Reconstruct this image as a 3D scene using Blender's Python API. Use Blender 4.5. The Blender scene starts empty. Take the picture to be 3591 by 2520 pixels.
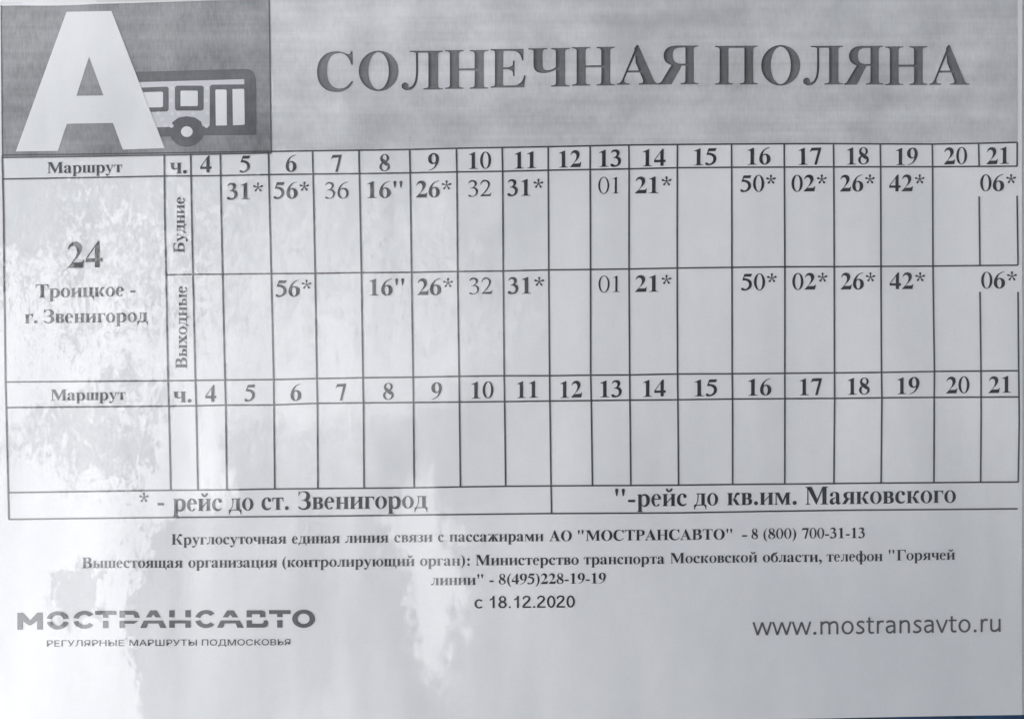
import bpy, math, random
import numpy as np
from mathutils import Vector
from mathutils.geometry import delaunay_2d_cdt

# ------------------------------------------------------------------ camera, world, sun, exposure
SC = bpy.context.scene
COL = SC.collection
S = 8.3e-5                      # metres on the sheet per unit of the layout below (units run right and down)
CX, CY, HZ = 1795.5, 1260.0, 1.45
def W(x, y, d=0.0):             # layout -> world; the sheet stands upright facing -Y
    return ((x - CX) * S, -d, HZ - (y - CY) * S)

cam = bpy.data.cameras.new('camera'); camo = bpy.data.objects.new('camera', cam); COL.objects.link(camo)
DIST = 0.42
camo.location = (0, -DIST, HZ); camo.rotation_euler = (math.radians(90), 0, 0)
cam.sensor_width = 36; cam.lens = 36 * DIST / (3591 * S)
cam.clip_start = 0.01; cam.clip_end = 2000
SC.camera = camo

SUN_EL, SUN_AZ = math.radians(38), math.radians(-60)   # azimuth seen from the sheet: left of straight out
sun_dir = Vector((math.sin(SUN_AZ) * math.cos(SUN_EL), -math.cos(SUN_AZ) * math.cos(SUN_EL), math.sin(SUN_EL)))
world = bpy.data.worlds.new('World'); SC.world = world; world.use_nodes = True
nt = world.node_tree; nt.nodes.clear()
sky = nt.nodes.new('ShaderNodeTexSky'); sky.sky_type = 'NISHITA'; sky.sun_disc = False
sky.sun_elevation = SUN_EL; sky.sun_rotation = math.atan2(sun_dir.x, sun_dir.y)
sky.air_density = 1.0; sky.dust_density = 2.0; sky.ozone_density = 1.0
bgn = nt.nodes.new('ShaderNodeBackground'); bgn.inputs[1].default_value = 0.1
wo = nt.nodes.new('ShaderNodeOutputWorld')
nt.links.new(sky.outputs[0], bgn.inputs[0]); nt.links.new(bgn.outputs[0], wo.inputs[0])
sl = bpy.data.lights.new('sun', 'SUN'); sl.energy = 4.5; sl.angle = math.radians(0.5); sl.color = (0.965, 0.93, 0.835)
so = bpy.data.objects.new('sun', sl); COL.objects.link(so)
so.rotation_euler = sun_dir.to_track_quat('Z', 'Y').to_euler(); so.location = (-2, -4, 4)
SC.view_settings.view_transform = 'Standard'; SC.view_settings.look = 'None'
SC.view_settings.exposure = 1.7; SC.view_settings.gamma = 1.0

# ------------------------------------------------------------------ node helpers
class NT:
    def __init__(s, tree): s.t = tree; s.L = tree.links
    def n(s, typ, **kw):
        nd = s.t.nodes.new(typ)
        for k, v in kw.items(): setattr(nd, k, v)
        return nd
    def set(s, sock, v):
        if isinstance(v, bpy.types.NodeSocket): s.L.new(v, sock)
        elif v is not None: sock.default_value = v
    def m(s, op, a, b=None, c=None, clamp=False):
        nd = s.n('ShaderNodeMath', operation=op); nd.use_clamp = clamp
        s.set(nd.inputs[0], a); s.set(nd.inputs[1], b); s.set(nd.inputs[2], c)
        return nd.outputs[0]
    def vm(s, op, a, b=None):
        nd = s.n('ShaderNodeVectorMath', operation=op)
        s.set(nd.inputs[0], a)
        if b is not None: s.set(nd.inputs[1], b)
        return nd.outputs[0]
    def ss(s, v, a, b, lo=0.0, hi=1.0):
        nd = s.n('ShaderNodeMapRange', interpolation_type='SMOOTHSTEP')
        for i, q in enumerate((v, a, b, lo, hi)): s.set(nd.inputs[i], q)
        return nd.outputs[0]
    def noise(s, vec, scale, detail=3.0, rough=0.55, dist=0.0):
        nd = s.n('ShaderNodeTexNoise')
        s.set(nd.inputs['Vector'], vec); nd.inputs['Scale'].default_value = scale
        nd.inputs['Detail'].default_value = detail; nd.inputs['Roughness'].default_value = rough
        nd.inputs['Distortion'].default_value = dist
        return nd
    def mix(s, f, a, b):
        nd = s.n('ShaderNodeMix', data_type='RGBA')
        s.set(nd.inputs[0], f); s.set(nd.inputs[6], a); s.set(nd.inputs[7], b)
        return nd.outputs[2]
    def rgb(s, r, g=None, b=None):
        nd = s.n('ShaderNodeCombineColor')
        for i, q in enumerate((r, r if g is None else g, r if b is None else b)): s.set(nd.inputs[i], q)
        return nd.outputs[0]

# layout coordinates in thousands: X = x/1000, Y = y/1000
def layout_coords(N):
    g = N.n('ShaderNodeNewGeometry').outputs['Position']
    sp = N.n('ShaderNodeSeparateXYZ'); N.L.new(g, sp.inputs[0])
    X = N.m('MULTIPLY_ADD', sp.outputs[0], 0.001 / S, CX / 1000)
    Y = N.m('MULTIPLY_ADD', sp.outputs[2], -0.001 / S, (CY + HZ / S) / 1000)
    c = N.n('ShaderNodeCombineXYZ'); N.L.new(X, c.inputs[0]); N.L.new(Y, c.inputs[1])
    return X, Y, c.outputs[0]

# relief of the glossy laminate: how far its surface leans sideways (tx) and up (tz)
# patches: x, y, half width, half height, edge softness, sideways lean, upward lean
PATCHES = []
#PATCHES_HERE
grp = bpy.data.node_groups.new('laminate_relief', 'ShaderNodeTree')
grp.interface.new_socket('Normal', in_out='OUTPUT', socket_type='NodeSocketVector')
grp.interface.new_socket('Ripple', in_out='OUTPUT', socket_type='NodeSocketFloat')
grp.interface.new_socket('Cockle', in_out='OUTPUT', socket_type='NodeSocketVector')
grp.interface.new_socket('Haze', in_out='OUTPUT', socket_type='NodeSocketFloat')
def build_relief():
    N = NT(grp); X, Y, V = layout_coords(N)
    def stretch(sx, sy):
        return N.vm('MULTIPLY', V, (sx, sy, 1.0))
    warp = N.noise(stretch(1.2, 1.0), 3.0, 5.0, 0.62)
    wv = N.vm('SUBTRACT', warp.outputs['Color'], (0.5, 0.5, 0.5))
    wf = N.noise(stretch(1.6, 0.8), 16.0, 4.0, 0.65)
    wfv = N.vm('SUBTRACT', wf.outputs['Color'], (0.5, 0.5, 0.5))
    P = N.vm('ADD', V, N.vm('MULTIPLY', wv, (0.42, 0.42, 0)))
    P = N.vm('ADD', P, N.vm('MULTIPLY', wfv, (0.14, 0.20, 0)))
    sp = N.n('ShaderNodeSeparateXYZ'); N.L.new(P, sp.inputs[0])
    px, py = sp.outputs[0], sp.outputs[1]
    tx = tz = rp = None
    for (x, y, hx, hy, e, ax, az) in PATCHES:
        dx = N.m('DIVIDE', N.m('SUBTRACT', px, x), hx); dy = N.m('DIVIDE', N.m('SUBTRACT', py, y), hy)
        r = N.m('SQRT', N.m('ADD', N.m('MULTIPLY', dx, dx), N.m('MULTIPLY', dy, dy)))
        k = N.ss(r, 1.0 - e, 1.0 + e, 1.0, 0.0)
        a, b = N.m('MULTIPLY', k, ax), N.m('MULTIPLY', k, az)
        tx = a if tx is None else N.m('ADD', tx, a)
        tz = b if tz is None else N.m('ADD', tz, b)
        rp = k if rp is None else N.m('MAXIMUM', rp, k)
    big = N.vm('SUBTRACT', N.noise(stretch(1.0, 0.8), 2.6, 3.0, 0.5).outputs['Color'], (0.5, 0.5, 0.5))
    mid = N.vm('SUBTRACT', N.noise(stretch(1.5, 0.7), 14.0, 4.0, 0.6).outputs['Color'], (0.5, 0.5, 0.5))
    fine = N.vm('SUBTRACT', N.noise(stretch(1.5, 0.8), 42.0, 3.0, 0.55, 0.8).outputs['Color'], (0.5, 0.5, 0.5))
    t = N.vm('MULTIPLY', big, (RELIEF[0],) * 3)
    t = N.vm('ADD', t, N.vm('MULTIPLY', mid, (RELIEF[1],) * 3))
    # the laminate is crinkled on the left half and calm to the right
    calm = N.m('MULTIPLY', N.ss(X, 1.0, 1.75, 1.0, 0.25), N.ss(Y, 0.35, 0.75, 0.35, 1.0))
    calm = N.m('MAXIMUM', calm, N.m('MULTIPLY', N.ss(X, 1.1, 1.4), N.m('MULTIPLY', rp, 0.9)))
    f = N.n('ShaderNodeVectorMath', operation='SCALE'); N.L.new(fine, f.inputs[0])
    N.set(f.inputs['Scale'], N.m('MULTIPLY', calm, RELIEF[2]))
    t = N.vm('ADD', t, f.outputs[0])
    tiny = N.vm('SUBTRACT', N.noise(stretch(1.4, 0.8), 150.0, 2.0, 0.5, 0.4).outputs['Color'], (0.5, 0.5, 0.5))
    f2 = N.n('ShaderNodeVectorMath', operation='SCALE'); N.L.new(tiny, f2.inputs[0])
    N.set(f2.inputs['Scale'], N.m('MULTIPLY_ADD', rp, RELIEF[3], N.m('MULTIPLY', calm, RELIEF[3] * 0.5)))
    t = N.vm('ADD', t, f2.outputs[0])
    st = N.n('ShaderNodeSeparateXYZ'); N.L.new(t, st.inputs[0])
    tx = N.m('ADD', st.outputs[0], tx); tz = N.m('ADD', st.outputs[1], tz)
    c = N.n('ShaderNodeCombineXYZ'); N.L.new(tx, c.inputs[0]); c.inputs[1].default_value = -1; N.L.new(tz, c.inputs[2])
    # slow cockle of the paper itself, mostly upright waves
    ck = N.vm('SUBTRACT', N.noise(stretch(1.6, 0.35), 2.4, 4.0, 0.55).outputs['Color'], (0.5, 0.5, 0.5))
    ck = N.vm('MULTIPLY', ck, (0.38, 0.20, 0))
    sc_ = N.n('ShaderNodeSeparateXYZ'); N.L.new(ck, sc_.inputs[0])
    tone_lean = N.m('MULTIPLY', N.m('MULTIPLY', N.ss(Y, 1.3, 2.6), N.ss(X, 1.5, 3.3)), 0.20)  # normals leaned right to darken the lower right of the sheet
    bright_lean = N.m('MULTIPLY', N.m('MULTIPLY', N.ss(Y, 0.05, 0.45, 1.0, 0.0), N.ss(X, 1.3, 2.6, 1.0, 0.0)), -0.14)  # normals leaned left to brighten the header and upper left
    tone_lean = N.m('ADD', tone_lean, bright_lean)
    c2 = N.n('ShaderNodeCombineXYZ'); N.L.new(N.m('ADD', sc_.outputs[0], tone_lean), c2.inputs[0]); c2.inputs[1].default_value = -1; N.L.new(sc_.outputs[1], c2.inputs[2])
    # coat roughness raised away from top and left edges, for a soft sheen
    hz = N.m('MULTIPLY', N.m('MULTIPLY', N.ss(px, 0.45, 0.9), N.ss(py, 0.45, 0.75)), N.ss(py, 1.35, 1.75, 1.0, 0.7))
    o = N.n('NodeGroupOutput'); N.L.new(N.m('MULTIPLY_ADD', hz, 0.12, 0.10), o.inputs[3]); N.L.new(N.vm('NORMALIZE', c2.outputs[0]), o.inputs[2])
    N.L.new(N.vm('NORMALIZE', c.outputs[0]), o.inputs[0]); N.L.new(rp, o.inputs[1])
RELIEF = (0.05, 0.12, 0.27, 0.07)
# (x, y, half width, half height, edge, lean left(-)/right(+), lean up)
PATCHES = [
    (0.47, 0.78, 0.17, 0.28, 0.30, 0.10, 0.0),
    (0.06, 0.70, 0.18, 0.16, 0.30, 0.13, 0.0),
    (0.29, 1.17, 0.12, 0.05, 0.30, 0.22, 0.0),
    (0.13, 0.93, 0.06, 0.10, 0.30, 0.14, 0.0),
    (0.54, 1.25, 0.09, 0.22, 0.40, 0.06, 0.0),
    (0.40, 1.32, 0.13, 0.09, 0.40, 0.08, 0.0),
    (0.25, 1.53, 0.30, 0.14, 0.50, 0.085, 0.0),
    (0.68, 1.60, 0.13, 0.13, 0.30, -0.05, 0.0),
    (0.93, 1.62, 0.13, 0.22, 0.25, 0.06, 0.0),
    (0.78, 2.28, 0.36, 0.50, 0.12, 0.09, 0.0),
    (0.24, 2.06, 0.09, 0.12, 0.30, 0.11, 0.0),
    (1.20, 1.00, 0.76, 0.42, 0.80, -0.225, 0.0),
    (0.20, 1.12, 0.28, 0.20, 0.30, -0.11, 0.0),
    (0.07, 2.22, 0.13, 0.36, 0.35, -0.07, 0.0),
    (0.34, 2.32, 0.08, 0.24, 0.40, -0.10, 0.0),
    (0.62, 1.77, 0.11, 0.07, 0.50, -0.07, 0.0),
    (0.30, 0.22, 0.95, 0.34, 0.35, 0.13, 0.0),
    (1.50, 1.90, 0.10, 0.26, 0.80, -0.19, 0.0),
    (1.56, 2.22, 0.09, 0.22, 0.90, -0.16, 0.0),
    (1.50, 1.10, 0.07, 0.20, 0.40, -0.05, 0.0),
]
build_relief()

def printed(name, fn, rough=0.36):
    m = bpy.data.materials.new(name); m.use_nodes = True
    N = NT(m.node_tree); b = m.node_tree.nodes['Principled BSDF']
    X, Y, V = layout_coords(N)
    N.set(b.inputs['Base Color'], fn(N, X, Y, V))
    b.inputs['Roughness'].default_value = rough
    b.inputs['Specular IOR Level'].default_value = 1.0
    g = N.n('ShaderNodeGroup'); g.node_tree = grp
    b.inputs['Coat Weight'].default_value = 1.0
    N.L.new(g.outputs['Haze'], b.inputs['Coat Roughness'])
    b.inputs['Coat IOR'].default_value = 1.68
    N.L.new(g.outputs['Normal'], b.inputs['Coat Normal']); N.L.new(g.outputs['Cockle'], b.inputs['Normal'])
    return m

def paper_col(N, X, Y, V):
    n1 = N.noise(N.vm('MULTIPLY', V, (1, 1, 1)), 1.6, 3).outputs[0]
    n2 = N.noise(V, 110.0, 4, 0.7).outputs[0]
    n3 = N.noise(N.vm('MULTIPLY', V, (1.4, 0.8, 1)), 14.0, 4, 0.6).outputs[0]
    v = N.m('ADD', N.m('MULTIPLY_ADD', n1, 0.06, 0.72), N.m('MULTIPLY_ADD', n2, 0.10, -0.05))
    v = N.m('ADD', v, N.m('MULTIPLY_ADD', n3, 0.07, -0.035))
    return N.rgb(N.m('MULTIPLY', v, 1.0), N.m('MULTIPLY', v, 1.0), N.m('MULTIPLY', v, 1.0))
def toner(base, var, streak=0.5, tint=(1, 1, 1.02), edge=None):
    def fn(N, X, Y, V):
        n1 = N.noise(N.vm('MULTIPLY', V, (0.22, 9.0, 1)), 2.4, 4, 0.65).outputs[0]      # bands across the sheet
        n2 = N.noise(N.vm('MULTIPLY', V, (2.4, 0.5, 1)), 55.0, 3, 0.6).outputs[0]      # fine upright streaks of thin toner
        n3 = N.noise(V, 6.0, 4, 0.6).outputs[0]
        v = N.m('ADD', N.m('MULTIPLY_ADD', n1, 1.0 * var, base - 0.5 * var), N.m('MULTIPLY_ADD', n2, 2.0 * var * streak, -var * streak))
        v = N.m('ADD', v, N.m('MULTIPLY_ADD', n3, 1.7 * var, -0.85 * var))
        if edge is not None:
            at = N.n('ShaderNodeAttribute'); at.attribute_name = 'toner'
            v = N.m('MULTIPLY', v, N.m('MULTIPLY_ADD', at.outputs['Fac'], edge, 1.0))
        v = N.m('MAXIMUM', v, 0.01)
        return N.rgb(N.m('MULTIPLY', v, tint[0]), N.m('MULTIPLY', v, tint[1]), N.m('MULTIPLY', v, tint[2]))
    return fn
MAT = {}
MAT['paper'] = printed('white_paper', paper_col)
MAT['header'] = printed('light_grey_toner', toner(0.565, 0.27, 0.32, (1, 1, 1.01)))
MAT['logo_grey'] = printed('mid_grey_toner', toner(0.235, 0.22, 0.5))
MAT['logo_dark'] = printed('dark_grey_toner', toner(0.10, 0.08, 0.6))
MAT['polka'] = printed('pale_grey_toner', toner(0.60, 0.04, 0.3))
MAT['dots'] = printed('faint_toner', toner(0.68, 0.03, 0.3))
MAT['ink'] = printed('black_toner', toner(0.024, 0.02, 0.6, edge=-0.5))
MAT['soft_ink'] = printed('thin_black_toner', toner(0.085, 0.03, 0.6))
MAT['line'] = printed('line_toner', toner(0.055, 0.04, 0.5))
MAT['title'] = printed('title_toner', toner(0.14, 0.09, 0.7, edge=-0.9))

# ------------------------------------------------------------------ mesh helpers
def zoff(x, y):                 # slow cockle of the sheet, metres toward the viewer
    return 0.00035 * math.sin(x / 410.0 + 0.6) * math.cos(y / 530.0) + 0.0002 * math.sin(x / 170.0 + y / 240.0)
def link(name, verts, faces, mat, parent=None, toner_attr=None, label=None):
    me = bpy.data.meshes.new(name); me.from_pydata(verts, [], faces)
    me.materials.append(mat)
    if toner_attr is not None:
        a = me.attributes.new('toner', 'FLOAT', 'POINT'); a.data.foreach_set('value', np.array(toner_attr, dtype=np.float32))
    me.update()
    o = bpy.data.objects.new(name, me); COL.objects.link(o)
    if parent is not None: o.parent = parent
    if label: o['label'] = label
    return o
LAY = 4e-5
class Flat:                     # flat print: shapes in layout units, level k above the paper
    def __init__(s, level=1): s.v = []; s.f = []; s.a = []; s.k = level
    def tri(s, pts, tris, attr=None):
        b = len(s.v)
        for (x, y) in pts: s.v.append(W(x, y, zoff(x, y) + LAY * s.k))
        s.f += [tuple(b + i for i in t) for t in tris]
        s.a += list(attr) if attr is not None else [0.0] * len(pts)
    def poly(s, pts, res=60):
        pts, tris = fill([pts], res); s.tri(pts, tris)
    def build(s, name, mat, parent, label=None):
        f = []
        for t in s.f:            # face the viewer
            a, b, c = (s.v[i] for i in t[:3])
            cr = (b[0]-a[0])*(c[2]-a[2]) - (b[2]-a[2])*(c[0]-a[0])
            f.append(t if cr > 0 else tuple(reversed(t)))
        return link(name, s.v, f, mat, parent, s.a, label)
def inside(poly, P):
    x, y = P[:, 0], P[:, 1]; r = np.zeros(len(P), bool); q = np.asarray(poly, float)
    x0, y0 = q[:, 0], q[:, 1]; x1, y1 = np.roll(x0, -1), np.roll(y0, -1)
    for i in range(len(q)):
        if y0[i] == y1[i]: continue
        c = (y0[i] > y) != (y1[i] > y)
        r ^= c & (x < (x1[i] - x0[i]) * (y - y0[i]) / (y1[i] - y0[i]) + x0[i])
    return r
def in_shapes(shapes, P):       # union of shapes, each shape a list of rings read even-odd
    r = np.zeros(len(P), bool)
    for rings in shapes:
        q = np.zeros(len(P), bool)
        for g in rings: q ^= inside(g, P)
        r |= q
    return r
def cdt(shapes, grid=None):
    vs = []; es = []
    for rings in shapes:
        for g in rings:
            b = len(vs); vs += [Vector(p) for p in g]
            es += [(b + i, b + (i + 1) % len(g)) for i in range(len(g))]
    if grid:
        A = np.array([(v.x, v.y) for v in vs]); lo = A.min(0); hi = A.max(0)
        gx, gy = np.meshgrid(np.arange(lo[0] + grid * .5, hi[0], grid), np.arange(lo[1] + grid * .5, hi[1], grid))
        P = np.column_stack([gx.ravel(), gy.ravel()])
        if len(P): vs += [Vector(p) for p in P[in_shapes(shapes, P)]]
    r = delaunay_2d_cdt(vs, es, [], 0, 1e-4)
    V = np.array([(v.x, v.y) for v in r[0]]); T = np.array([t for t in r[2]], int)
    cen = V[T].mean(1); T = T[in_shapes(shapes, cen)]
    return V, T
def fill(rings, res):
    V, T = cdt([rings], res)
    return [tuple(p) for p in V], [tuple(int(i) for i in t) for t in T]

# ------------------------------------------------------------------ lettering: a bold book serif drawn here
def cat(pts):                   # contour with corners ('!' = third item 1), smooth in between
    n = len(pts); out = []
    P = [np.array(p[:2], float) for p in pts]; C = [len(p) > 2 for p in pts]
    for i in range(n):
        p1, p2 = P[i], P[(i + 1) % n]
        out.append(tuple(p1))
        if C[i] and C[(i + 1) % n]: continue
        t1 = (p2 - p1) if C[i] else (p2 - P[i - 1]) * .5
        t2 = (p2 - p1) if C[(i + 1) % n] else (P[(i + 2) % n] - p1) * .5
        d = np.linalg.norm(p2 - p1)
        for tt in (t1, t2):
            L = np.linalg.norm(tt)
            if L > 1.2 * d: tt *= 1.2 * d / L
        for k in (0.25, 0.5, 0.75):
            a = 2*k**3 - 3*k*k + 1; b = k**3 - 2*k*k + k; c = -2*k**3 + 3*k*k; e = k**3 - k*k
            out.append(tuple(a * p1 + b * t1 + c * p2 + e * t2))
    return out
def C(s):                       # "x,y x,y! ..." -> contour
    o = []
    for w in s.split():
        k = w.endswith('!'); x, y = w.rstrip('!').split(',')
        o.append((float(x), float(y), 1) if k else (float(x), float(y)))
    return cat(o)
def R(x0, y0, x1, y1): return [[(x0, y0), (x1, y0), (x1, y1), (x0, y1)]]
def ell(cx, cy, rx, ry, n=28): return [(cx + rx * math.cos(2*math.pi*i/n), cy + ry * math.sin(2*math.pi*i/n)) for i in range(n)]
def ring(cx, cy, rx, ry, ix, iy, a0=0, a1=360, n=30):
    if a1 - a0 >= 360: return [ell(cx, cy, rx, ry), ell(cx, cy, ix, iy)]
    A = [math.radians(a0 + (a1 - a0) * i / n) for i in range(n + 1)]
    return [[(cx + rx*math.cos(a), cy + ry*math.sin(a)) for a in A] + [(cx + ix*math.cos(a), cy + iy*math.sin(a)) for a in reversed(A)]]
def brush(s):                   # "x,y,w x,y,w ..." stroke of varying width through points
    pts = [tuple(map(float, w.split(','))) for w in s.split()]
    Q = []
    for i in range(len(pts) - 1):
        p0 = np.array(pts[max(i-1, 0)]); p1 = np.array(pts[i]); p2 = np.array(pts[i+1]); p3 = np.array(pts[min(i+2, len(pts)-1)])
        for k in np.linspace(0, 1, 6)[: 6 if i == len(pts) - 2 else 5]:
            Q.append(0.5 * (2*p1 + (p2-p0)*k + (2*p0-5*p1+4*p2-p3)*k*k + (3*p1-p0-3*p2+p3)*k**3))
    L = []; Rr = []
    for i, q in enumerate(Q):
        d = Q[min(i+1, len(Q)-1)][:2] - Q[max(i-1, 0)][:2]; d = d / (np.linalg.norm(d) + 1e-9)
        nn = np.array([-d[1], d[0]]) * q[2] / 2
        L.append(tuple(q[:2] + nn)); Rr.append(tuple(q[:2] - nn))
    return [L + Rr[::-1]]
def st(x0, x1, y0=0, y1=676, so=80, t='lr', b='lr', th=19, br=45):
    p = []
    def foot(y, sg, sides):
        l = [(x0 - so, y), (x0 - so, y + sg*th), (x0 - so*.45, y + sg*(th + 5)), (x0 - so*.12, y + sg*(th + br*.4)), (x0, y + sg*(th + br))] if 'l' in sides else [(x0, y)]
        r = [(x1 + so, y), (x1 + so, y + sg*th), (x1 + so*.45, y + sg*(th + 5)), (x1 + so*.12, y + sg*(th + br*.4)), (x1, y + sg*(th + br))] if 'r' in sides else [(x1, y)]
        return l, r
    bl, brr = foot(y0, 1, b); tl, tr = foot(y1, -1, t)
    return [bl[::-1][::-1][0:0] + list(reversed(bl)) + brr + list(reversed(tr)) + tl]
def lst(x0, x1, **k):           # lower-case stem
    k.setdefault('y1', 461); k.setdefault('so', 45); k.setdefault('th', 20); k.setdefault('br', 22)
    return st(x0, x1, **k)
G = {}
def g(ch, adv, *shapes): G[ch] = (adv, list(shapes))
six = C("452,688! 320,660 190,580 90,450 40,320 28,215 60,90 150,10 255,-13 370,20 455,110 475,225 445,340 355,415 265,430 195,408 168,392! 200,500 270,590 370,645 452,668!")
sixh = C("250,385 305,345 332,230 315,90 258,22 200,60 165,170 160,270 185,355")
g('0', 500, [ell(250, 337, 226, 351), ell(250, 337, 120, 325)])
g('1', 500, [C("442,0! 442,18! 385,24 335,42 318,110! 318,688! 298,688! 65,592! 65,572! 120,578 168,565 181,500! 181,110! 165,42 120,24 70,18! 70,0!")])
g('2', 500, [C("443,0! 17,0! 17,15! 150,155 235,275 278,390 280,460 262,530 215,575 165,583 105,560 55,494! 37,500! 65,580 125,655 220,688 310,675 385,620 412,530 400,440 345,340 250,235 160,142! 340,142! 400,148 430,165 455,207! 478,207!")])
g('3', 500, [C("30,545! 75,640 140,680 215,688 300,672 360,615 375,540 350,465 295,400! 370,365 420,300 430,215 400,100 310,20 190,-14 90,-10 30,18 14,60 28,100 65,118 105,108 150,70 200,50 255,62 300,110 315,185 300,265 240,325 170,345 110,345! 110,363! 180,385 235,430 258,500 245,560 200,600 140,605 85,580 48,538!")])
g('4', 500, [[(396,688),(346,688),(19,243),(19,147),(269,147),(269,0),(396,0),(396,147),(475,147),(475,243),(396,243)], [(269,243),(269,540),(62,243)]])
g('5', 500, [C("455,676! 145,676! 50,410! 160,405 240,380 305,320 325,240 305,150 240,75 170,52 125,68 85,100 45,108 15,82 8,50 35,8 110,-14 220,-5 330,45 415,130 445,250 415,370 320,455 200,490 130,500! 152,560! 410,560!")])
g('6', 500, [six, sixh])
g('7', 500, [C("477,676! 90,676! 17,515! 40,508! 70,540 110,560 150,563! 350,563! 200,-12! 300,-12! 477,640!")])
g('8', 500, ring(248, 520, 182, 168, 92, 144), ring(250, 178, 222, 191, 124, 162), brush("120,460,120 250,345,150 380,235,120"))
g('9', 500, [[(503 - x, 675 - y) for x, y in six], [(503 - x, 675 - y) for x, y in sixh]])
g('*', 500, *[[[(250 + r * math.cos(math.radians(a + da)), 488 + r * math.sin(math.radians(a + da))) for r, da in ((12, -60), (90, -13), (150, -15), (190, -12), (204, 0), (190, 12), (150, 15), (90, 13), (12, 60))]] for a in (90, 162, 234, 306, 18)])
g('"', 555, *[[C(f"{x},404! {x-20},430 {x-52},600 {x-58},655 {x-30},691 {x+30},691 {x+58},655 {x+52},600 {x+20},430")] for x in (140, 375)])
g(' ', 250)
g('.', 250, [ell(125, 65, 78, 78, 16)])
g(',', 250, [C("125,150 55,130 45,65 90,20 140,10 135,-60 70,-120 40,-140! 48,-165! 150,-110 205,-20 205,70 180,130")])
g(':', 333, [ell(166, 65, 78, 78, 16)], [ell(166, 395, 78, 78, 16)])
g('-', 333, R(40, 171, 290, 262))
g('(', 333, [C("306,694! 180,600 90,440 60,260 90,80 180,-80 306,-168! 306,-145! 220,-40 180,100 172,260 180,430 220,580 306,672!")])
g(')', 333, [[(333 - x, y) for x, y in C("306,694! 180,600 90,440 60,260 90,80 180,-80 306,-168! 306,-145! 220,-40 180,100 172,260 180,430 220,580 306,672!")]])
# capitals
g('А', 722, [[(340,694),(366,694),(640,60),(672,24),(722,19),(722,0),(375,0),(375,19),(430,24),(452,50),(440,100),(322,380),(302,640)]],
  [[(340,694),(362,640),(132,110),(126,60),(150,26),(215,19),(215,0),(0,0),(0,19),(50,32),(88,80)]], R(165, 212, 440, 248))
barE = C("608,676! 100,676! 100,642! 370,642! 480,630 550,570 585,470! 605,470!")
g('Б', 667, st(100, 250), [C("590,676! 100,676! 100,642! 350,642! 460,630 530,580 565,490! 585,490!")],
  [C("230,400! 380,400 520,380 610,300 620,195 580,80 470,15 330,0! 230,0! 230,36! 340,38 430,80 455,190 440,290 370,350 230,362!")])
g('В', 667, st(100, 250, so=85), [C("230,676! 370,676 500,660 575,590 585,510 545,410 440,355! 550,335 630,260 640,180 600,70 480,12 330,0! 230,0! 230,38! 350,40 440,80 470,180 440,290 360,328 230,335! 230,372! 340,375 410,420 425,510 400,600 330,638 230,640!")])
g('Г', 620, st(100, 250), [C("600,676! 100,676! 100,642! 370,642! 480,630 545,560 572,450! 592,450!")])
g('Е', 667, st(100, 245), [barE], [C("100,0! 620,0! 645,215! 625,215! 580,110 490,45 370,38! 100,38!")],
  R(240, 320, 350, 355), [C("447,200! 425,200! 410,285 330,320! 330,355! 410,385 425,470! 447,470!")])
g('З', 560, [C("50,691! 40,520! 62,520! 90,600 160,650 250,655 330,610 350,520 320,420 250,368 160,355! 160,335! 270,325 350,270 372,180 340,85 250,38 150,55 70,110 30,130! 20,112! 90,20 210,-16 340,-8 470,60 520,180 490,290 400,350! 470,400 505,500 475,600 380,675 260,690 160,675 110,655 85,660 72,691!")])
g('К', 760, st(100, 250), [C("240,320! 330,345 400,430 440,560 500,660 590,690 660,670 690,615 670,555 610,535 560,560 520,570 490,520 440,400 380,345! 470,310 560,200 640,60 690,25 750,19! 750,0! 540,0! 480,80 400,230 340,300 240,310!")])
g('Л', 715, st(469, 624), R(240, 642, 480, 676), [C("165,676! 480,676! 480,657! 320,650! 165,657!")],
  brush("283,660,34 285,400,34 282,250,34 262,130,36 215,45,40 150,10,52"), [ell(92, 62, 58, 62, 18)], brush("92,20,60 150,12,46"))
g('М', 944, st(100, 138, so=80, t='l'), st(690, 842, so=75, t='r'), [[(20,676),(270,676),(490,200),(692,676),(760,676),(700,560),(462,0),(440,0),(125,600)]])
g('Н', 745, st(85, 238), st(507, 660), R(230, 318, 515, 356))
g('О', 760, ring(380, 335, 352, 355, 182, 326))
g('П', 760, st(88, 241), st(519, 672), R(200, 638, 560, 676))
g('Р', 611, st(100, 250), [C("230,676! 370,676 500,650 580,580 595,480 560,370 460,310 330,292 230,292! 230,330! 340,335 420,380 435,480 420,590 350,636 230,640!")])
g('С', 722, [C("640,694! 662,694! 668,455! 645,455! 600,560 520,640 420,658 300,620 225,500 208,340 235,180 320,75 440,42 550,70 660,178! 672,150! 590,50 480,-8 370,-18 200,20 75,140 30,330 70,520 190,650 350,692 470,682 560,650 600,642 625,660!")])
g('Т', 667, st(258, 410, t=''), [C("30,676! 637,676! 645,500! 625,500! 595,590 540,632 410,640! 258,640! 130,632 70,590 42,500! 22,500!")])
g('Ч', 715, st(465, 620), [C("0,676! 319,676! 319,657! 260,650 241,610 241,390 262,312 330,290 400,305 470,345! 470,300! 385,262 270,240 160,258 100,315 86,400 86,610 70,648 0,657!")])
g('Я', 690, st(448, 590, t='r'), [C("460,676! 290,676 170,650 98,580 81,490 112,400 190,345 300,325 460,325!"), C("450,640! 330,635 258,600 234,500 257,408 330,364 450,360!")],
  [[(222,352),(392,340),(215,0),(-5,0),(-5,18),(38,42)]])
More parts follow.
